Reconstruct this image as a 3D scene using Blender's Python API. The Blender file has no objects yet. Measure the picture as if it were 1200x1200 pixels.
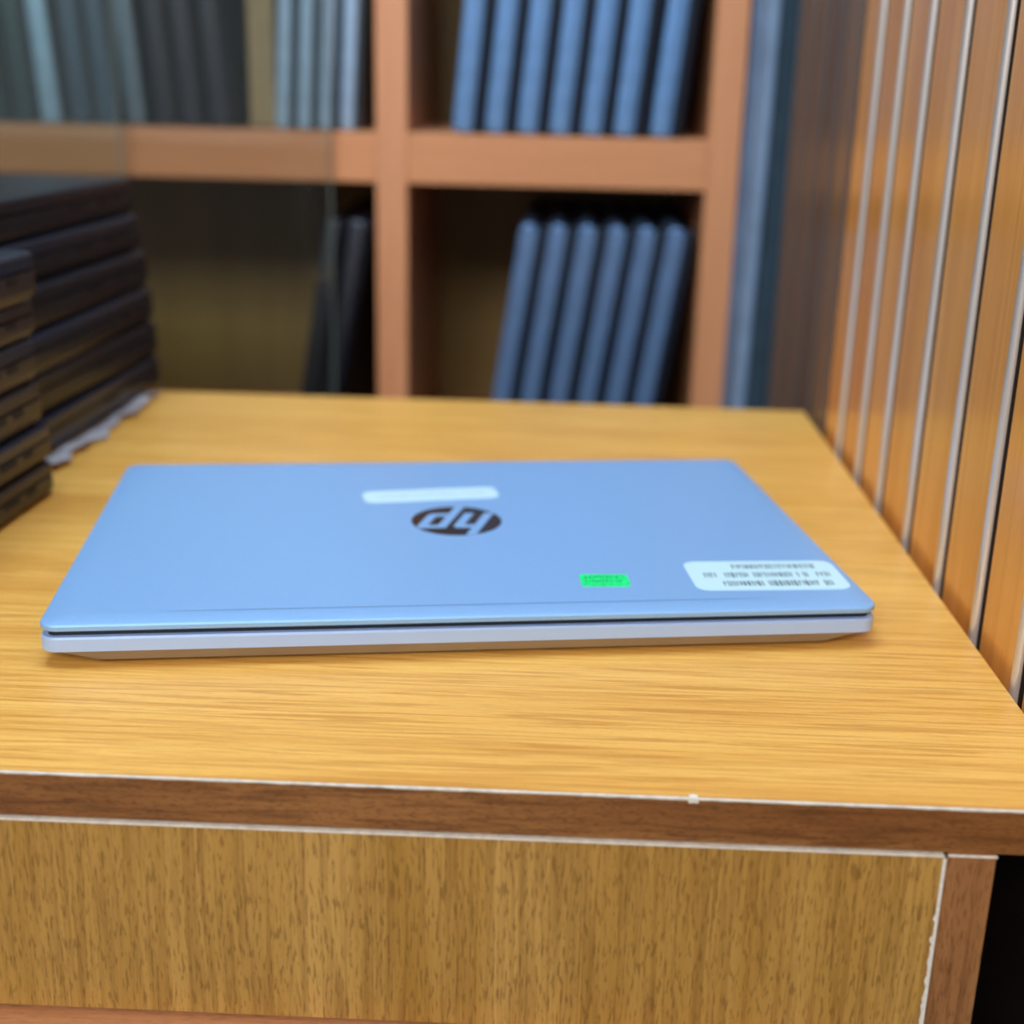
import bpy, bmesh, math, random
from mathutils import Vector, Matrix
random.seed(7)
C = bpy.context.scene.collection
S = bpy.context.scene
TZ = 0.75                      # height of the desk top above the floor

# ------------------------------------------------------------------ camera
def setup_camera():
    f, yaw, pitch, roll = 1556.8, 0.0289, 0.3143, 0.0245
    cy, sy = math.cos(yaw), math.sin(yaw)
    fwd = Vector((-sy*math.cos(pitch), cy*math.cos(pitch), -math.sin(pitch)))
    r = Vector((cy, sy, 0)); u = r.cross(fwd)
    r2 = r*math.cos(roll)+u*math.sin(roll); u2 = -r*math.sin(roll)+u*math.cos(roll)
    cam = bpy.data.objects.new('camera', bpy.data.cameras.new('camera')); C.objects.link(cam)
    M = Matrix((r2, u2, -fwd)).transposed().to_4x4()
    M.translation = Vector((-0.1723, -0.3690, 0.2113+TZ))
    cam.matrix_world = M
    cam.data.sensor_width = 36; cam.data.lens = f/1200*36
    cam.data.clip_start = 0.02
    cam.data.dof.use_dof = True
    cam.data.dof.focus_distance = 0.475
    cam.data.dof.aperture_fstop = 5.6
    S.camera = cam
setup_camera()

# ------------------------------------------------------------------ world, lights, exposure
S.view_settings.view_transform = 'Standard'; S.view_settings.look = 'None'
S.view_settings.gamma = 1.0; S.view_settings.use_curve_mapping = False
S.view_settings.exposure = 0.0
W = bpy.data.worlds.new('world'); S.world = W; W.use_nodes = True
W.node_tree.nodes['Background'].inputs[0].default_value = (0.80, 0.90, 1.0, 1)
W.node_tree.nodes['Background'].inputs[1].default_value = 0.55

def area_light(name, loc, target, sx, sy, power, col):
    l = bpy.data.lights.new(name, 'AREA'); l.shape = 'RECTANGLE'; l.size = sx; l.size_y = sy
    l.energy = power; l.color = col
    o = bpy.data.objects.new(name, l); C.objects.link(o); o.location = loc
    o.rotation_euler = (Vector(target)-Vector(loc)).to_track_quat('-Z', 'Y').to_euler()
    return o
# fluorescent ceiling fittings: one over the desk, one over the room behind the photographer
area_light('ceiling_lamp_light', (-0.35, 0.25, 2.50), (-0.35, 0.25, 0), 1.2, 0.5, 31, (0.62, 0.84, 1.0))
area_light('ceiling_lamp_light', (-0.8, -2.2, 2.50), (-0.6, 0.6, 0.8), 1.4, 1.2, 95, (1.0, 0.96, 0.90))

# ------------------------------------------------------------------ materials
def pbr(name, col, rough=0.5, metal=0.0, spec=0.5, coat=0.0):
    m = bpy.data.materials.new(name); m.use_nodes = True
    b = m.node_tree.nodes['Principled BSDF']
    b.inputs['Base Color'].default_value = (*col, 1); b.inputs['Roughness'].default_value = rough
    b.inputs['Metallic'].default_value = metal; b.inputs['Specular IOR Level'].default_value = spec
    b.inputs['Coat Weight'].default_value = coat
    return m

def speckle(m, scale=300, amount=0.12, bump=0.0):
    """fine procedural variation of the base colour (and relief)"""
    nt = m.node_tree; N = nt.nodes; b = N['Principled BSDF']; col = tuple(b.inputs['Base Color'].default_value)
    tc = N.new('ShaderNodeTexCoord'); n = N.new('ShaderNodeTexNoise'); n.inputs['Scale'].default_value = scale
    n.inputs['Detail'].default_value = 4
    nt.links.new(tc.outputs['Object'], n.inputs['Vector'])
    r = N.new('ShaderNodeValToRGB'); r.color_ramp.elements[0].position = 0.3; r.color_ramp.elements[1].position = 0.7
    r.color_ramp.elements[0].color = tuple(c*(1-amount) for c in col[:3])+(1,)
    r.color_ramp.elements[1].color = tuple(min(1, c*(1+amount)) for c in col[:3])+(1,)
    nt.links.new(n.outputs['Fac'], r.inputs['Fac']); nt.links.new(r.outputs['Color'], b.inputs['Base Color'])
    if bump:
        bp = N.new('ShaderNodeBump'); bp.inputs['Strength'].default_value = bump; bp.inputs['Distance'].default_value = 0.0003
        nt.links.new(n.outputs['Fac'], bp.inputs['Height']); nt.links.new(bp.outputs['Normal'], b.inputs['Normal'])
    return m

def wood(name, light, mid, dark, axis, rough=0.4, freq=1.0, fleck=0.35, contrast=1.0, coat=0.0, long=1.0, spec=0.5):
    """laminate grain running along `axis` (0,1,2) in object space"""
    m = bpy.data.materials.new(name); m.use_nodes = True
    nt = m.node_tree; N = nt.nodes; L = nt.links; b = N['Principled BSDF']
    b.inputs['Roughness'].default_value = rough; b.inputs['Coat Weight'].default_value = coat
    b.inputs['Specular IOR Level'].default_value = spec
    tc = N.new('ShaderNodeTexCoord')
    def mapped(along, across):
        mp = N.new('ShaderNodeMapping'); s = [across*freq]*3; s[axis] = along*freq*long
        mp.inputs['Scale'].default_value = s; L.new(tc.outputs['Object'], mp.inputs['Vector']); return mp.outputs[0]
    def noise(vec, detail, dist=0.0, rough_=0.55):
        n = N.new('ShaderNodeTexNoise'); n.inputs['Scale'].default_value = 1; n.inputs['Detail'].default_value = detail
        n.inputs['Distortion'].default_value = dist; n.inputs['Roughness'].default_value = rough_
        L.new(vec, n.inputs['Vector']); return n.outputs['Fac']
    broad = noise(mapped(2.2, 38), 3, 0.6)
    fine = noise(mapped(14, 400), 5, 0.9, 0.6)
    flk = noise(mapped(190, 1500), 2, 0.3)
    r1 = N.new('ShaderNodeValToRGB'); e = r1.color_ramp.elements
    e[0].position = 0.36; e[0].color = (*mid, 1); e[1].position = 0.66; e[1].color = (*light, 1)
    L.new(broad, r1.inputs['Fac'])
    r2 = N.new('ShaderNodeValToRGB'); e = r2.color_ramp.elements
    e[0].position = 0.36; e[0].color = (1, 1, 1, 1); e[1].position = 0.56; e[1].color = (0, 0, 0, 1)
    L.new(fine, r2.inputs['Fac'])
    r3 = N.new('ShaderNodeValToRGB'); e = r3.color_ramp.elements
    e[0].position = 0.38; e[0].color = (1, 1, 1, 1); e[1].position = 0.46; e[1].color = (0, 0, 0, 1)
    L.new(flk, r3.inputs['Fac'])
    def mixin(a_sock, fac_sock, amt, colr):
        k = N.new('ShaderNodeMath'); k.operation = 'MULTIPLY'; k.inputs[1].default_value = amt; L.new(fac_sock, k.inputs[0])
        mx = N.new('ShaderNodeMix'); mx.data_type = 'RGBA'
        L.new(k.outputs[0], mx.inputs[0]); L.new(a_sock, mx.inputs[6]); mx.inputs[7].default_value = (*colr, 1)
        return mx.outputs[2]
    c = mixin(r1.outputs['Color'], r2.outputs['Color'], 0.55*contrast, dark)
    c = mixin(c, r3.outputs['Color'], fleck, tuple(x*0.6 for x in dark))
    L.new(c, b.inputs['Base Color'])
    bp = N.new('ShaderNodeBump'); bp.inputs['Strength'].default_value = 0.25; bp.inputs['Distance'].default_value = 0.0002
    L.new(fine, bp.inputs['Height']); L.new(bp.outputs['Normal'], b.inputs['Normal'])
    return m

M = {}
M['top'] = wood('beech_laminate_top', (0.89, 0.515, 0.130), (0.78, 0.405, 0.085), (0.54, 0.235, 0.038), 0, 0.38, 1.0, 0.10, 1.25)
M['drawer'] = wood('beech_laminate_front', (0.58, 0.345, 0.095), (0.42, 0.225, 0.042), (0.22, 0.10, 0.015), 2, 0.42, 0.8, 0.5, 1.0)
M['fascia'] = wood('walnut_edge', (0.34, 0.150, 0.045), (0.24, 0.095, 0.026), (0.115, 0.040, 0.010), 0, 0.45, 1.0, 0.45, 1.3, long=2)
M['side'] = wood('walnut_side_edge', (0.38, 0.175, 0.065), (0.29, 0.120, 0.038), (0.15, 0.055, 0.016), 2, 0.45, 1.0, 0.45, 0.9)
M['ledge'] = wood('salmon_ledge', (0.62, 0.30, 0.15), (0.52, 0.235, 0.10), (0.33, 0.13, 0.05), 0, 0.45, 1.0, 0.3, 0.8)
M['case'] = wood('cherry_bookcase', (0.72, 0.335, 0.175), (0.65, 0.29, 0.140), (0.50, 0.20, 0.090), 2, 0.4, 0.6, 0.1, 0.5)
M['caseh'] = wood('cherry_bookcase_shelf', (0.72, 0.325, 0.160), (0.64, 0.28, 0.128), (0.50, 0.195, 0.085), 0, 0.4, 0.6, 0.1, 0.5)
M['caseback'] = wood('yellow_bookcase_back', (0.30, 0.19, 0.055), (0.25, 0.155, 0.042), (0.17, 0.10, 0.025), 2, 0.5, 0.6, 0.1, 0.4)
M['plank'] = wood('amber_wall_plank', (0.92, 0.42, 0.105), (0.78, 0.32, 0.065), (0.55, 0.20, 0.033), 2, 0.25, 0.5, 0.05, 0.6, coat=0.15)
M['plank_shaded'] = wood('shaded_wall_plank', (0.115, 0.075, 0.05), (0.085, 0.055, 0.04), (0.05, 0.032, 0.022), 2, 0.3, 0.5, 0.05, 0.5)  # plank copy with the far wall's shade put into its colour
M['plank_half_shaded'] = wood('half_shaded_wall_plank', (0.26, 0.15, 0.075), (0.20, 0.11, 0.055), (0.12, 0.06, 0.03), 2, 0.3, 0.5, 0.05, 0.5)  # halfway copy, softens the start of the painted shade
M['stand_in'] = speckle(pbr('tan_stand_in_face', (0.36, 0.27, 0.15), 0.8), 90, 0.1)
M['white_edge'] = speckle(pbr('white_edging', (0.80, 0.78, 0.72), 0.5), 400, 0.15)
M['alu'] = pbr('aluminium_strip', (0.72, 0.68, 0.66), 0.35, 0.6)
M['alu_shaded'] = pbr('shaded_aluminium_strip', (0.20, 0.16, 0.15), 0.4, 0.5)  # strip metal darkened to carry the shade at the wall's far end
M['shade_panel'] = speckle(pbr('near_black_shade_panel', (0.012, 0.007, 0.006), 0.5), 60, 0.3)  # flat darkness for the shaded wall below desk height
M['groove'] = pbr('dark_groove', (0.02, 0.012, 0.008), 0.8)
M['silver'] = speckle(pbr('blue_silver_shell', (0.29, 0.55, 1.0), 0.42, 0.35), 900, 0.03)
M['silver_side'] = pbr('blue_silver_side', (0.41, 0.60, 1.0), 0.38, 0.15)
M['line'] = pbr('notch_shade_line', (0.16, 0.32, 0.58), 0.5)  # recess shade of the lid notch as a plain colour
M['silver_bottom'] = pbr('silver_underside', (0.42, 0.40, 0.38), 0.35, 0.7)
M['black'] = pbr('black_gap', (0.006, 0.008, 0.014), 0.5)
M['chrome'] = pbr('dark_chrome', (0.030, 0.022, 0.020), 0.25, 0.2)
M['sticker'] = pbr('pale_sticker', (0.58, 0.84, 0.97), 0.35)
M['green'] = speckle(pbr('green_sticker', (0.0, 0.80, 0.22), 0.5), 350, 0.25)
M['ink'] = pbr('grey_ink', (0.05, 0.10, 0.13), 0.6)
M['ink_pale'] = pbr('faded_ink', (0.42, 0.62, 0.70), 0.6)
M['ink_green'] = pbr('green_ink', (0.0, 0.42, 0.10), 0.6)
M['rubber'] = pbr('rubber', (0.01, 0.01, 0.01), 0.8)
M['lap_black'] = speckle(pbr('black_laptop_shell', (0.007, 0.009, 0.016), 0.42), 200, 0.2)
M['lap_black_lid'] = speckle(pbr('black_laptop_lid', (0.014, 0.020, 0.038), 0.36), 200, 0.2)
M['lap_brown'] = speckle(pbr('graphite_laptop_shell', (0.028, 0.023, 0.023), 0.45), 200, 0.2)
M['port'] = pbr('port_black', (0.004, 0.004, 0.006), 0.6)
M['plastic'] = speckle(pbr('white_plastic_sheet', (0.50, 0.50, 0.58), 0.3), 60, 0.2)
M['curtain'] = speckle(pbr('pale_blue_grey_cloth', (0.24, 0.36, 0.56), 0.8), 40, 0.1)
M['curtain_dark'] = speckle(pbr('dark_teal_cloth', (0.045, 0.085, 0.125), 0.8), 40, 0.15)
M['paint'] = speckle(pbr('grey_paint', (0.30, 0.32, 0.34), 0.8), 30, 0.05)
M['ceil'] = speckle(pbr('white_ceiling', (0.8, 0.82, 0.84), 0.8), 30, 0.03)
M['floor'] = speckle(pbr('brown_floor', (0.16, 0.12, 0.09), 0.5), 12, 0.2)

def glass_mat():
    m = bpy.data.materials.new('tinted_glass'); m.use_nodes = True
    nt = m.node_tree; N = nt.nodes; L = nt.links; N.remove(N['Principled BSDF'])
    out = N['Material Output']
    tr = N.new('ShaderNodeBsdfTransparent'); tr.inputs[0].default_value = (0.95, 0.98, 0.97, 1)
    gl = N.new('ShaderNodeBsdfGlossy'); gl.inputs['Roughness'].default_value = 0.04
    fr = N.new('ShaderNodeFresnel'); fr.inputs[0].default_value = 1.35
    mx = N.new('ShaderNodeMixShader'); L.new(fr.outputs[0], mx.inputs[0]); L.new(tr.outputs[0], mx.inputs[1]); L.new(gl.outputs[0], mx.inputs[2])
    df = N.new('ShaderNodeBsdfDiffuse'); df.inputs[0].default_value = (0.55, 0.65, 0.70, 1)   # faint milky tint on the pane
    m2 = N.new('ShaderNodeMixShader'); m2.inputs[0].default_value = 0.010
    L.new(mx.outputs[0], m2.inputs[1]); L.new(df.outputs[0], m2.inputs[2]); L.new(m2.outputs[0], out.inputs[0])
    return m
M['glass'] = glass_mat()
M['glass_edge'] = pbr('glass_edge', (0.16, 0.20, 0.19), 0.2)

# ------------------------------------------------------------------ mesh helpers
def obj(name, bm, mat, parent=None, smooth=None, **props):
    me = bpy.data.meshes.new(name); bmesh.ops.recalc_face_normals(bm, faces=bm.faces); bm.to_mesh(me); bm.free()
    me.materials.append(mat)
    if smooth:
        me.shade_smooth(); me.set_sharp_from_angle(angle=math.radians(smooth))
    o = bpy.data.objects.new(name, me); C.objects.link(o)
    if parent: o.parent = parent
    for k, v in props.items(): o[k] = v
    return o

def box(bm, x0, x1, y0, y1, z0, z1, bevel=0.0):
    vs = [bm.verts.new((x, y, z)) for z in (z0, z1) for y in (y0, y1) for x in (x0, x1)]
    fs = [bm.faces.new([vs[i] for i in q]) for q in ((0, 2, 3, 1), (4, 5, 7, 6), (0, 1, 5, 4), (2, 6, 7, 3), (0, 4, 6, 2), (1, 3, 7, 5))]
    if bevel:
        es = list({e for f in fs for e in f.edges})
        bmesh.ops.bevel(bm, geom=es, offset=bevel, segments=2, affect='EDGES', profile=0.5)
    return bm

def boxo(name, dims, mat, parent=None, bevel=0.0, **props):
    return obj(name, box(bmesh.new(), *dims, bevel=bevel), mat, parent, **props)

def rr_points(W_, D_, r, seg):
    pts = []
    for cx, cy, a0 in ((W_/2-r, D_/2-r, 0), (-W_/2+r, D_/2-r, 90), (-W_/2+r, -D_/2+r, 180), (W_/2-r, -D_/2+r, 270)):
        for k in range(seg+1):
            a = math.radians(a0+90*k/seg); pts.append((cx+r*math.cos(a), cy+r*math.sin(a)))
    return pts

def loft(bm, W_, D_, r, levels, seg=6):
    """stack of rounded rectangles; level = (inset_x, inset_y, z); capped both ends"""
    rings = []
    for ix, iy, z in levels:
        rad = max(r-min(ix, iy), 0.0015)
        rings.append([bm.verts.new((x, y, z)) for x, y in rr_points(W_-2*ix, D_-2*iy, rad, seg)])
    n = len(rings[0])
    for a, b in zip(rings, rings[1:]):
        for i in range(n): bm.faces.new((a[i], a[(i+1) % n], b[(i+1) % n], b[i]))
    bm.faces.new(rings[0][::-1]); bm.faces.new(rings[-1])
    return bm

def thing(name, label, cat, loc=(0, 0, 0), rotz=0, group=None):
    o = bpy.data.objects.new(name, None); C.objects.link(o); o.empty_display_size = 0.05
    o.location = loc; o.rotation_euler = (0, 0, rotz); o['label'] = label; o['category'] = cat
    if group: o['group'] = group
    return o

def copy_tree(o, parent=None):
    c = o.copy(); C.objects.link(c); c.parent = parent
    for ch in list(o.children): copy_tree(ch, c)
    return c

def poly(bm, pts, z0, z1):
    a = [bm.verts.new((x, y, z0)) for x, y in pts]; b = [bm.verts.new((x, y, z1)) for x, y in pts]
    n = len(pts); bm.faces.new(a[::-1]); bm.faces.new(b)
    for i in range(n): bm.faces.new((a[i], a[(i+1) % n], b[(i+1) % n], b[i]))
    return bm

# ================================================================== SETTING
st = dict(kind='structure')
boxo('floor', (-2.4, 0.6, -3.2, 1.9, -0.1, 0), M['floor'], **st)
boxo('ceiling', (-2.5, 0.6, -3.2, 1.9, 2.6, 2.7), M['ceil'], **st)
boxo('wall_back', (-2.5, 0.6, 1.9, 2.0, 0, 2.6), M['paint'], **st)
boxo('wall_left', (-2.5, -2.4, -3.2, 1.9, 0, 2.6), M['paint'], **st)

# right wall: backing with tall planks and aluminium strips
wr = boxo('wall_right', (0.0165, 0.06, -1.2, 0.72, 0, 2.6), M['groove'], **st)
WX = 0.0045
boxo('shade_panel_right', (WX+0.004, 0.0165, -1.2, 0.72, 0, TZ-0.04), M['shade_panel'], **st)  # near-black panel added to imitate the shade beside and under the desk
STR = [0.0896, 0.1420, 0.1980, 0.2570, 0.3170, 0.3700, 0.4240]
while STR[-1] < 0.70: STR.append(STR[-1]+0.0545)
lo = [0.036]
while lo[-1] > -1.1: lo.append(lo[-1]-0.0545)
STR = lo[::-1]+STR

for i in range(len(STR)-1):
    y0, y1 = STR[i]+0.0022, STR[i+1]-0.0075
    if y1 > 0.72: break
    dark = y0 > 0.47  # far planks take the darkened copies that imitate shade
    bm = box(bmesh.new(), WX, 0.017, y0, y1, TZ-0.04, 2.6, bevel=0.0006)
    obj('plank', bm, (M['plank_half_shaded'] if y0 < 0.52 else M['plank_shaded']) if dark else M['plank'], wr)
for i, y in enumerate(STR):
    if y > 0.715: break
    boxo('strip_backing', (WX+0.0006, 0.0165, y-0.0017, y+0.0021, TZ-0.04, 2.6), M['groove'], wr)
    p_ = 0.0022 if y < 0.45 else 0.0014
    bm = bmesh.new()
    prof = [(WX+0.0006, -0.0018), (WX-p_*0.5, -0.0018), (WX-p_*0.9, -0.0010), (WX-p_, 0.0003), (WX-p_*0.9, 0.0015), (WX-p_*0.4, 0.0021), (WX+0.0006, 0.0021)]
    a = [bm.verts.new((px, y+py, TZ-0.04)) for px, py in prof]; b = [bm.verts.new((px, y+py, 2.6)) for px, py in prof]
    n = len(prof)
    for k in range(n): bm.faces.new((a[k], a[(k+1) % n], b[(k+1) % n], b[k]))
    bm.faces.new(a); bm.faces.new(b)
    obj('metal_strip', bm, M['alu'] if y < 0.47 else M['alu_shaded'], wr, smooth=50)  # far strips use the darkened metal as painted shade

# ================================================================== DESK
desk = thing('desk', 'light beech desk with dark brown front edge, standing against the slatted wall', 'desk', (0, 0, 0))
DL, DD = -0.95, 0.5257
boxo('tabletop', (DL, 0, 0.0, DD, TZ-0.0155, TZ), M['top'], desk)
boxo('front_edge_band', (DL, 0, -0.0012, 0, TZ-0.0155, TZ-0.0005), M['fascia'], desk, label='dark brown wood-grain edge band')
bm = bmesh.new()
random.seed(3)
xs = [DL+(0-DL)*i/240 for i in range(241)]
top = []
for x in xs:
    w = 0.0006+random.uniform(-0.00012, 0.00015)
    top.append((x, w))
v0 = [bm.verts.new((x, -0.0014, TZ-w)) for x, w in top]; v1 = [bm.verts.new((x, -0.0014, TZ+0.00005)) for x, w in top]
v2 = [bm.verts.new((x, -0.0012+w*0.75, TZ+0.00008)) for x, w in top]
for i in range(240):
    bm.faces.new((v0[i], v0[i+1], v1[i+1], v1[i])); bm.faces.new((v1[i], v1[i+1], v2[i+1], v2[i]))
obj('edge_line', bm, M['white_edge'], desk, label='thin chipped white line along the top front edge')
poly(bmesh.new(), [(0, 0), (1, 0), (1, 1)], 0, 1).free()
bm = poly(bmesh.new(), [(-0.1258, -0.0018), (-0.1226, -0.0018), (-0.1230, 0.0005), (-0.1240, 0.0008), (-0.1255, 0.0004)], TZ-0.0014, TZ+0.0003)
obj('edge_chip', bm, M['white_edge'], desk, label='white chip in the edge band')
boxo('side_panel', (-0.0437, -0.0286, -0.0015, 0.50, 0, TZ-0.0157), M['side'], desk)
boxo('side_panel_edge_line', (-0.0437, -0.0284, -0.0022, 0.0, TZ-0.0166, TZ-0.0160), M['white_edge'], desk, label='thin pale line on the top end of the side panel')
boxo('side_panel', (DL+0.02, DL+0.035, 0.0, 0.50, 0, TZ-0.0157), M['side'], desk)
boxo('back_panel', (DL+0.035, -0.0437, 0.48, 0.495, 0.30, TZ-0.0157), M['drawer'], desk)
dr = boxo('drawer', (DL+0.045, -0.0449, -0.0024, 0.012, TZ-0.0872, TZ-0.0168), M['drawer'], desk)
boxo('drawer_edge_line', (DL+0.045, -0.0449, -0.0024, 0.006, TZ-0.0168, TZ-0.0163), M['white_edge'], dr, label='white raw edge along the top of the drawer front')
bm = bmesh.new()
zz = [TZ-0.0170-(0.0702)*i/60 for i in range(61)]
a = [bm.verts.new((-0.0449-(0.0005 if i < 18 else random.uniform(0.0003, 0.0013)), -0.0026, z)) for i, z in enumerate(zz)]
b = [bm.verts.new((-0.0442, -0.0026, z)) for z in zz]; c = [bm.verts.new((-0.0442, 0.004, z)) for z in zz]
for i in range(60):
    bm.faces.new((a[i], a[i+1], b[i+1], b[i])); bm.faces.new((b[i], b[i+1], c[i+1], c[i]))
obj('drawer_side_line', bm, M['white_edge'], dr, label='ragged white chipped edge at the right end of the drawer front')
box_b = box(bmesh.new(), DL+0.06, -0.06, 0.012, 0.40, TZ-0.082, TZ-0.030)
obj('drawer_box', box_b, M['caseback'], dr)
boxo('front_ledge', (DL+0.035, -0.0437, -0.0120, 0.30, TZ-0.1040, TZ-0.0885), M['ledge'], desk, label='salmon brown board below the drawer')

# ================================================================== MAIN LAPTOP
def main_laptop():
    LW, LD = 0.322, 0.215
    t = thing('laptop', 'closed blue-silver laptop with round dark logo and stickers, lying on the desk', 'laptop', (-0.2156, 0.2049, TZ), 0.1518)
    obj('base', loft(bmesh.new(), LW, LD, 0.007, [(0.0, 0.0, 0.0064), (0.0, 0.0, 0.0112), (0.0006, 0.0006, 0.0120)], 8), M['silver_side'], t, smooth=35)
    obj('underside', loft(bmesh.new(), LW, LD, 0.007, [(0.021, 0.004, 0.0012), (0.017, 0.0022, 0.0022), (0.0012, 0.0006, 0.0064)], 8), M['silver_bottom'], t, smooth=25, label='grey chamfered bottom shell')
    obj('lid_seam', loft(bmesh.new(), LW, LD, 0.006, [(0.0028, 0.0028, 0.0118), (0.0028, 0.0028, 0.0150)], 8), M['black'], t, label='black gap between lid and base')
    lid = obj('lid', loft(bmesh.new(), LW, LD, 0.007, [(0.0006, 0.0006, 0.0143), (0.0, 0.0, 0.0148), (0.0, 0.0, 0.0163), (0.0004, 0.0004, 0.0168), (0.0014, 0.0014, 0.0171), (0.009, 0.009, 0.0175)], 10), M['silver'], t, smooth=30)
    for x in (-0.12, 0.12):
        for y in (-0.086, 0.086):
            bm = bmesh.new(); bmesh.ops.create_cone(bm, cap_ends=True, segments=16, radius1=0.005, radius2=0.0055, depth=0.0014)
            bmesh.ops.translate(bm, verts=bm.verts, vec=(x, y, 0.0007)); obj('rubber_foot', bm, M['rubber'], t)
    Z = 0.0175
    # flat strip near the lid's front edge, coloured like a notch in shade
    bm = bmesh.new(); pts = []
    n = 40
    for i in range(n+1):
        u = -0.118+0.238*i/n; e = min(1, min(i, n-i)/5.0)
        pts.append((u, 0.00035*e+0.00005, -0.0968))
    for (u0, w0, v0_), (u1, w1, v1_) in zip(pts, pts[1:]):
        q = [bm.verts.new(p) for p in ((u0, v0_-w0, Z+0.00010), (u1, v1_-w1, Z+0.00010), (u1, v1_+w1, Z+0.00010), (u0, v0_+w0, Z+0.00010))]
        bm.faces.new(q)
    bmesh.ops.remove_doubles(bm, verts=bm.verts, dist=1e-6)
    obj('lid_groove_shade', bm, M['line'], lid, label='thin line near the lid front edge, coloured as the shade of a notch')
    # logo: dark disc, slanted letters, upside down for this viewer
    lx, ly, R_ = 0.0020, 0.0060, 0.0208
    bm = bmesh.new(); poly(bm, [(lx+R_*math.cos(2*math.pi*k/64), ly+R_*math.sin(2*math.pi*k/64)) for k in range(64)], Z, Z+0.00012)
    logo = obj('logo', bm, M['chrome'], lid, label='round dark metallic logo with slanted letters hp')
    sh = 0.36
    def T(x, y): return (lx-R_*(x+sh*y), ly-R_*y)          # rotated by 180 degrees
    def piece(bm, pts): poly(bm, [T(*p) for p in pts], Z+0.00012, Z+0.00022)
    def arch(x0, x1, y_in, y_out, rad_out, w, up=1):
        """outer path right corner rounded"""
        pts = [(x0, y_out)]
        for k in range(7):
            a = math.radians(90-90*k/6); pts.append((x1-rad_out+rad_out*math.cos(a), y_out-up*rad_out+up*rad_out*math.sin(a)))
        return pts
    bm = bmesh.new()
    w = 0.215
    # h: stem up to the rim, arch and right leg
    hx = -0.70
    piece(bm, [(hx, -0.50), (hx+w, -0.50), (hx+w, 0.99), (hx, 0.94)])
    op = arch(hx+w, hx+0.66, 0, 0.50, 0.16, w)
    piece(bm, op+[(hx+0.66, 0.24), (hx+0.66-w, 0.24), (hx+0.66-w-0.03, 0.30), (hx+w, 0.30)])
    piece(bm, [(hx+0.66-w, 0.24), (hx+0.66, 0.24), (hx+0.66, -0.50), (hx+0.66-w, -0.50)])
    obj('letter_h', bm, M['silver'], logo, label='letter h in lid colour')
    bm = bmesh.new()
    px = 0.10
    piece(bm, [(px, 0.50), (px, -0.98), (px+w, -1.00), (px+w, 0.50)])
    op = arch(px+w, px+0.66, 0, 0.50, 0.14, w)
    piece(bm, op+[(px+0.66, 0.24), (px+0.66-w, 0.24), (px+0.66-w-0.02, 0.30), (px+w, 0.30)])
    piece(bm, [(px+0.66-w, 0.24), (px+0.66, 0.24), (px+0.66, -0.24), (px+0.66-w, -0.24)])
    op = arch(px+w, px+0.66, 0, -0.50, 0.14, w, up=-1)
    piece(bm, op+[(px+0.66, -0.24), (px+0.66-w, -0.24), (px+0.66-w-0.02, -0.30), (px+w, -0.30)])
    obj('letter_p', bm, M['silver'], logo, label='letter p in lid colour')
    # stickers
    def sticker(name, cu, cv, w_, d_, r_, rot, mat, label):
        bm = bmesh.new(); loft(bm, w_, d_, r_, [(0, 0, 0), (0, 0, 0.00014)], 6)
        o = obj(name, bm, mat, lid, label=label); o.location = (cu, cv, Z); o.rotation_euler = (0, 0, rot); return o
    def marks(name, parent, rows, mat, seed, zz=0.00016):
        rnd = random.Random(seed); bm = bmesh.new()
        for x0, x1, y, h in rows:
            x = x0
            while x < x1:
                cw = rnd.choice((0.0007, 0.0009, 0.0013)); hh = h*rnd.uniform(0.75, 1.0)
                if rnd.random() < 0.92:
                    if rnd.random() < 0.5: box(bm, x, x+0.0005, y-hh/2, y+hh/2, zz, zz+0.00004); box(bm, x, x+cw, y+hh*0.2, y+hh*0.2+0.0008, zz, zz+0.00004)
                    else: box(bm, x, x+cw*0.8, y-hh/2, y+hh/2, zz, zz+0.00004)
                x += cw+0.0005
        o = obj(name, bm, mat, parent, kind='stuff'); return o
    s1 = sticker('top_sticker', -0.0075, 0.0465, 0.066, 0.0185, 0.005, 0.10, M['sticker'], 'long pale rounded sticker with faded print above the logo')
    marks('faded_print', s1, [(-0.026, 0.026, 0.0, 0.003)], M['ink_pale'], 4)
    s2 = sticker('green_sticker', 0.0567, -0.0738, 0.0200, 0.0138, 0.0004, -0.06, M['green'], 'small bright green rectangular sticker')
    marks('green_print', s2, [(-0.008, 0.008, 0.0033, 0.0025), (-0.008, 0.008, -0.001, 0.0022)], M['ink_green'], 5)
    s3 = sticker('label_sticker', 0.1252, -0.0715, 0.0645, 0.0335, 0.0055, -0.03, M['sticker'], 'large pale rounded label with three rows of small dark print')
    marks('label_print', s3, [(-0.012, 0.024, 0.0100, 0.0056), (-0.026, 0.027, 0.0003, 0.0058), (-0.020, 0.028, -0.0095, 0.0060)], M['ink'], 6)
    return t
main_laptop()

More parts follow.
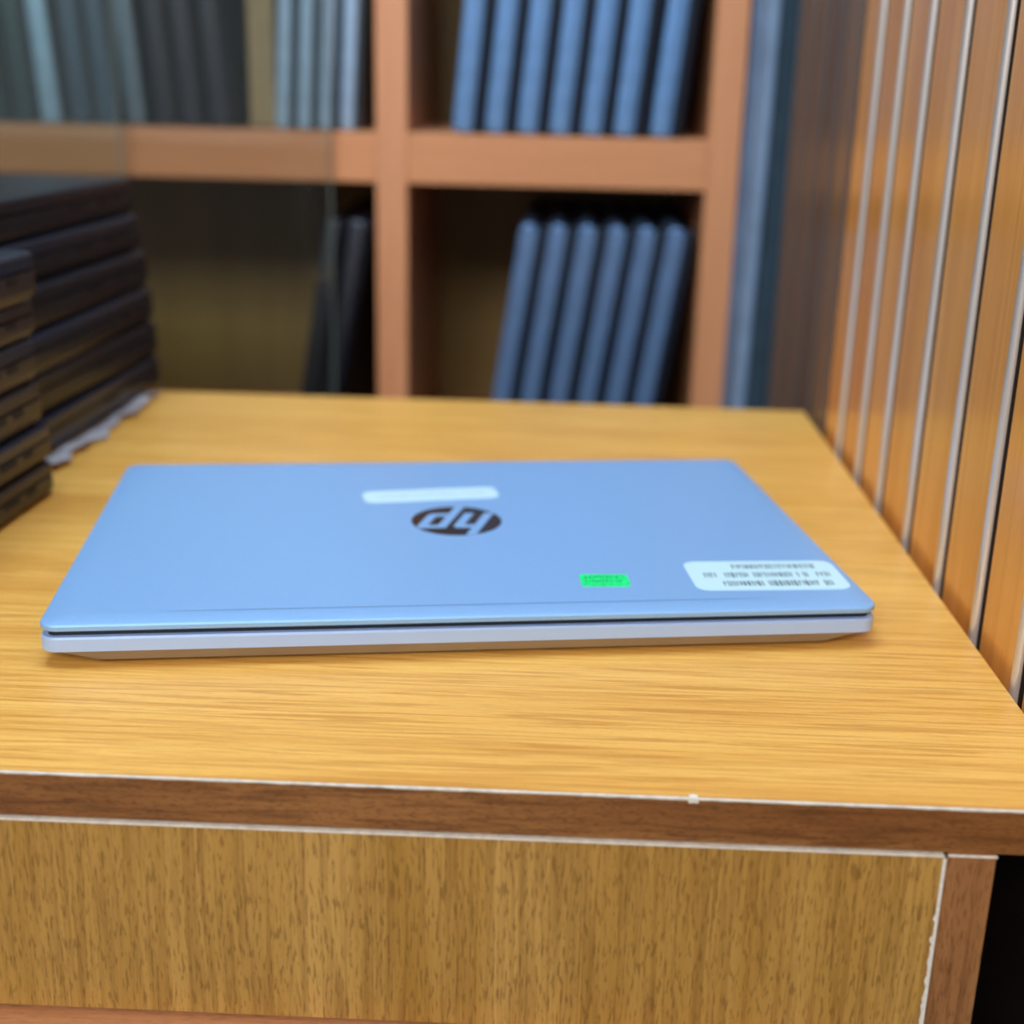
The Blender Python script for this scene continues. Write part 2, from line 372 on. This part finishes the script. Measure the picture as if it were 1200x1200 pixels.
# ================================================================== LYING LAPTOPS (two stacks)
def lying_laptop(name, Wd, Dp, T, shell, lidm):
    """origin at its back right bottom corner"""
    t = thing(name, '', 'laptop')
    def sh(o): o.location = (-Wd/2, -Dp/2, 0); return o
    sh(obj('base', loft(bmesh.new(), Wd, Dp, 0.006, [(0.004, 0.004, 0.0), (0.0008, 0.0008, T*0.16), (0.0, 0.0, T*0.30), (0.0, 0.0, T*0.60), (0.001, 0.001, T*0.62)], 5), shell, t, smooth=30))
    sh(obj('lid', loft(bmesh.new(), Wd, Dp, 0.006, [(0.002, 0.002, T*0.62), (0.0004, 0.0004, T*0.67), (0.0004, 0.0004, T*0.92), (0.0015, 0.0015, T*0.98), (0.004, 0.004, T)], 5), lidm, t, smooth=30))
    for y0, ln in ((-0.060, 0.016), (-0.035, 0.010), (-0.105, 0.022)):
        boxo('port', (-0.002, 0.0004, y0, y0+ln, T*0.44, T*0.58), M['port'], t)
    return t
ords = ['bottom laptop', 'second laptop from the bottom', 'third laptop from the bottom', 'third laptop from the top', 'second laptop from the top', 'topmost laptop']
def stack(x, y, zs, dxs, tilt, Wd, Dp, where, group, mats, z0):
    for i in range(len(zs)-1):
        T = zs[i+1]-zs[i]
        t = lying_laptop('laptop', Wd, Dp, T, *mats[i % len(mats)])
        t.location = (x+dxs[i], y+random.uniform(-.002, .002), TZ+z0+zs[i]); t.rotation_euler = (0, 0, tilt+random.uniform(-.01, .01))
        t['label'] = f'{ords[i]} of the {where}'; t['group'] = group
random.seed(11)
stack(-0.4300, 0.289, [0, .0180, .0375, .0600, .0825, .1020, .1260], [0, -.0005, -.0030, -.0035, -.0030, .0005], -0.055, 0.325, 0.225,
      'nearer dark stack at the left edge', 'nearer stack of black laptops', [(M['lap_brown'], M['lap_brown']), (M['lap_brown'], M['lap_black_lid'])], 0)
stack(-0.4460, 0.535, [0, .0190, .0430, .0660, .0910, .1150, .1390], [.001, .000, -.002, -.004, -.008, -.011], -0.055, 0.335, 0.232,
      'farther black stack on the white sheet', 'farther stack of black laptops', [(M['lap_black'], M['lap_black_lid']), (M['lap_black'], M['lap_black'])], 0.0050)

# crumpled plastic sheet under the far stack
bm = bmesh.new(); nx, ny = 30, 30
rnd = random.Random(5); ph = [rnd.uniform(0, 6) for _ in range(6)]
grid = {}
for k, off in enumerate((0.0, 0.0008)):
    for i in range(nx+1):
        for j in range(ny+1):
            x = -0.72+0.276*i/nx; y = 0.325+0.185*j/ny
            ed = 0.002*math.sin(y*90+ph[0])+0.002*math.sin(y*230+ph[1])
            xx = x+ed*(i/nx)+0.004*(j/ny)*(i/nx)
            fl = max(0, (xx+0.452)/0.017)
            zv = 0.0004+0.0028*(0.5+0.5*math.sin(xx*70+y*45+ph[2]))*0.6+0.0012*(0.5+0.5*math.sin(y*160+ph[3]))
            zv += min(1, fl)*0.003*(0.5+0.5*math.sin(y*110+ph[4]))
            grid[k, i, j] = bm.verts.new((xx, y, TZ+zv+off))
for i in range(nx):
    for j in range(ny):
        for k in (0, 1): bm.faces.new((grid[k, i, j], grid[k, i+1, j], grid[k, i+1, j+1], grid[k, i, j+1]))
for i in range(nx):
    for j in (0, ny): bm.faces.new((grid[0, i, j], grid[0, i+1, j], grid[1, i+1, j], grid[1, i, j]))
for j in range(ny):
    for i in (0, nx): bm.faces.new((grid[0, i, j], grid[0, i, j+1], grid[1, i, j+1], grid[1, i, j]))
obj('plastic_sheet', bm, M['plastic'], smooth=60, label='crumpled white plastic sheet under the farther black laptop stack', category='sheet')

# ================================================================== BOOKCASE
BY, BB = 0.80, 1.13
bc = thing('bookcase', 'tall cherry brown bookcase with open bays, behind the desk', 'bookcase', (0, 0, 0))
PT = 0.027
posts = [(-0.0480, -0.0205), (-0.3300, -0.3030), (-0.9570, -0.9300)]
for x0, x1 in posts: boxo('upright', (x0, x1, BY, BB, 0, 1.86), M['case'], bc, bevel=0.001)
shelf_tops = [0.09, 0.305, TZ-0.136, TZ+0.1665, TZ+0.560, TZ+0.840, 1.875]
for zt in shelf_tops[:-1]:
    for x0, x1 in ((-0.3030, -0.0480), (-0.9300, -0.3300)):
        boxo('shelf', (x0, x1, BY+0.001, BB-0.008, zt-0.042, zt), M['caseh'], bc, bevel=0.001)
boxo('top_board', (-0.97, -0.0205, BY-0.01, BB+0.01, 1.86, 1.885), M['caseh'], bc)
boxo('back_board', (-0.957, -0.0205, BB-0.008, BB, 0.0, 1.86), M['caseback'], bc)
# sliding glass doors of the left bay
boxo('door_track', (-0.930, -0.303, BY-0.022, BY, 0.045, 0.060), M['alu'], bc)
boxo('door_track', (-0.930, -0.303, BY-0.022, BY, 1.845, 1.860), M['alu'], bc)
def pane(x0, x1, y0, label):
    p = boxo('glass_door', (x0, x1, y0, y0+0.004, 0.060, 1.845), M['glass'], bc, label=label)
    boxo('pane_edge', (x1, x1+0.0012, y0, y0+0.004, 0.060, 1.845), M['glass_edge'], p)
    return p
pane(-0.930, -0.368, BY-0.010, 'wide sliding glass door over the left bay')
pane(-0.925, -0.545, BY-0.019, 'front sliding glass door at the far left')

# ================================================================== UPRIGHT LAPTOPS ON THE SHELVES
def standing_laptop(H, T, lid_t, Dp, shell, lidm, rad=0.009):
    """stands on its long edge; origin bottom centre front; local x = thickness, y = into the shelf"""
    t = thing('laptop', '', 'laptop')
    bw = T-lid_t
    def slab(x0, x1, r):
        bm = bmesh.new(); w = x1-x0
        loft(bm, w, H, min(r, w*0.49), [(0.002, 0.002, 0.0), (0.0003, 0.0003, 0.0015), (0, 0, 0.004), (0, 0, Dp-0.004), (0.002, 0.002, Dp)], 5)
        # loft: x,y -> x,z ; z -> y
        bmesh.ops.transform(bm, matrix=Matrix(((1, 0, 0, (x0+x1)/2), (0, 0, 1, 0), (0, 1, 0, H/2), (0, 0, 0, 1))), verts=bm.verts)
        return bm
    obj('base', slab(-T/2, -T/2+bw, rad), shell, t, smooth=40)
    obj('lid', slab(-T/2+bw+0.0004, T/2, 0.003), lidm, t, smooth=40)
    return t
def cmat(name, c, rough=0.4, metal=0.3): return speckle(pbr(name, c, rough, metal), 60, 0.12)
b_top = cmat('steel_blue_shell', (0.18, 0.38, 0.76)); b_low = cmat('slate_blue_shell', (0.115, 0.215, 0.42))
navy = cmat('navy_black_lid', (0.010, 0.016, 0.032)); pale = cmat('pale_silver_shell', (0.42, 0.62, 0.92), 0.35)
greyblue = cmat('grey_lid', (0.18, 0.25, 0.34))
teal = cmat('dark_teal_shell', (0.030, 0.065, 0.080)); slate = cmat('dark_slate_shell', (0.070, 0.11, 0.19)); dusk = cmat('charcoal_shell', (0.035, 0.04, 0.06))
ordn = ['leftmost', 'second from the left', 'third from the left', 'fourth from the left', 'fifth from the left', 'sixth from the left', 'seventh from the left', 'eighth from the left', 'ninth from the left']
def row(xs, zbase, lean, H, T, lid_t, shells, lidm, what, group, dy=None, Dp=0.29):
    proto = {}
    for i, x in enumerate(xs):
        sm = shells[i % len(shells)]
        if sm.name not in proto:
            t = proto[sm.name] = standing_laptop(H, T, lid_t, Dp, sm, lidm, 0.009 if lid_t > 0.008 and H > 0.227 else 0.003)
        else: t = copy_tree(proto[sm.name])
        ln = lean if not isinstance(lean, (list, tuple)) else lean[i]
        t.location = (x, BY+0.006+(dy[i] if dy else 0), zbase+T/2*abs(math.sin(ln))+0.0002); t.rotation_euler = (0, ln, 0)
        pos = 'rightmost' if i == len(xs)-1 else ordn[i]
        t['label'] = f'{pos} of the {what}'; t['group'] = group
zs = TZ+0.1665
row([-0.252, -0.2245, -0.197, -0.1695, -0.142, -0.1145, -0.0835], zs, math.radians(5.2), 0.226, 0.0268, 0.0095, [b_top], navy,
    'seven steel-blue laptops on the upper right shelf', 'upright laptops on the upper right shelf', [0, .002, 0, .001, .002, 0, .001])
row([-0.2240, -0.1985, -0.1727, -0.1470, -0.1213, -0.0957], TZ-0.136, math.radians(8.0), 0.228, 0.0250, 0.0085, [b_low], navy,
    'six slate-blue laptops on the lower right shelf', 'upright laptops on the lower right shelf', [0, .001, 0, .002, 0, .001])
row([-0.4090, -0.3905, -0.3720, -0.3535], zs, math.radians(3.0), 0.226, 0.0165, 0.0045, [pale], greyblue,
    'four pale silver laptops beside the middle upright, upper shelf', 'pale upright laptops on the upper left shelf')
row([-0.6560, -0.6320, -0.6080, -0.5840, -0.5600, -0.5360, -0.5120, -0.4880, -0.4640], zs, math.radians(-4.0), 0.226, 0.0225, 0.005, [teal, teal, pale, slate, slate, greyblue, dusk, dusk, dusk], navy,
    'nine dark laptops behind glass on the upper left shelf', 'dark upright laptops behind the glass doors', [0, .003, 0, .006, .002, .004, .010, .006, .008])
row([-0.4035, -0.3815], TZ-0.136, math.radians(9.3), 0.228, 0.0190, 0.0050, [dusk], navy,
    'two dark laptops on the lower left shelf', 'dark upright laptops on the lower left shelf')

cb = thing('tan_stand_in', 'narrow tan box added as a tan strip between the dark and the pale laptops, upper left shelf', 'box', (-0.4345, BY+0.04, zs+0.0006))  # box added for its tan tone; the bookcase back stays too dark here
bm = box(bmesh.new(), -0.0115, 0.0115, 0, 0.20, 0, 0.225, bevel=0.0008); obj('stand_in_body', bm, M['stand_in'], cb)
boxo('stand_in_top', (-0.0117, 0.0117, -0.0012, 0.03, 0.2252, 0.2262), M['stand_in'], cb)

# ================================================================== CURTAINS beside the bookcase
def curtain(name, x0, x1, y, amp, nfold, mat, label, phase=0.0):
    bm = bmesh.new(); n = 60; m_ = 40; z0, z1 = 0.02, 2.45; G = {}
    for s_, off in enumerate((0, 0.0015)):
        for i in range(n+1):
            for j in range(m_+1):
                u = i/n; v = j/m_; z = z0+(z1-z0)*v
                x = x0+(x1-x0)*u+0.0020*math.sin(z*7+phase)
                yy = y+amp*math.sin(u*nfold*2*math.pi+phase+0.5*math.sin(z*5))*(0.8+0.2*math.sin(z*3))+off
                G[s_, i, j] = bm.verts.new((x, yy, z))
    for i in range(n):
        for j in range(m_):
            for s_ in (0, 1): bm.faces.new((G[s_, i, j], G[s_, i+1, j], G[s_, i+1, j+1], G[s_, i, j+1]))
    for i in range(n):
        for j in (0, m_): bm.faces.new((G[0, i, j], G[0, i+1, j], G[1, i+1, j], G[1, i, j]))
    for j in range(m_):
        for i in (0, n): bm.faces.new((G[0, i, j], G[0, i, j+1], G[1, i, j+1], G[1, i, j]))
    obj(name, bm, mat, smooth=70, label=label, category='curtain')
curtain('curtain', -0.0155, 0.007, 0.835, 0.006, 1.0, M['curtain'], 'narrow pale blue-grey curtain hanging against the right side of the bookcase', 0.6)
curtain('curtain', -0.0130, 0.300, 0.900, 0.012, 6, M['curtain_dark'], 'dark teal curtain hanging between the bookcase and the slatted wall', 1.4)
def rod():
    bm = bmesh.new(); bmesh.ops.create_cone(bm, cap_ends=True, segments=16, radius1=0.008, radius2=0.008, depth=0.40)
    bmesh.ops.rotate(bm, verts=bm.verts, matrix=Matrix.Rotation(math.pi/2, 3, 'Y')); bmesh.ops.translate(bm, verts=bm.verts, vec=(0.14, 0.868, 2.46))
    obj('curtain_rod', bm, M['alu'], smooth=40, label='metal rod the two curtains hang from, above the bookcase', category='rod')
rod()

# ================================================================== CEILING LAMPS (real fittings of the two lights)
def lamp(x, y, sx, sy):
    t = thing('ceiling_lamp', 'white ceiling lamp fitting over the ' + ('desk' if y > 0 else 'room behind the desk'), 'lamp', (x, y, 2.6))
    boxo('housing', (-sx/2, sx/2, -sy/2, sy/2, -0.06, 0), M['ceil'], t)
lamp(-0.35, 0.25, 1.25, 0.55); lamp(-0.8, -2.2, 1.45, 1.25)
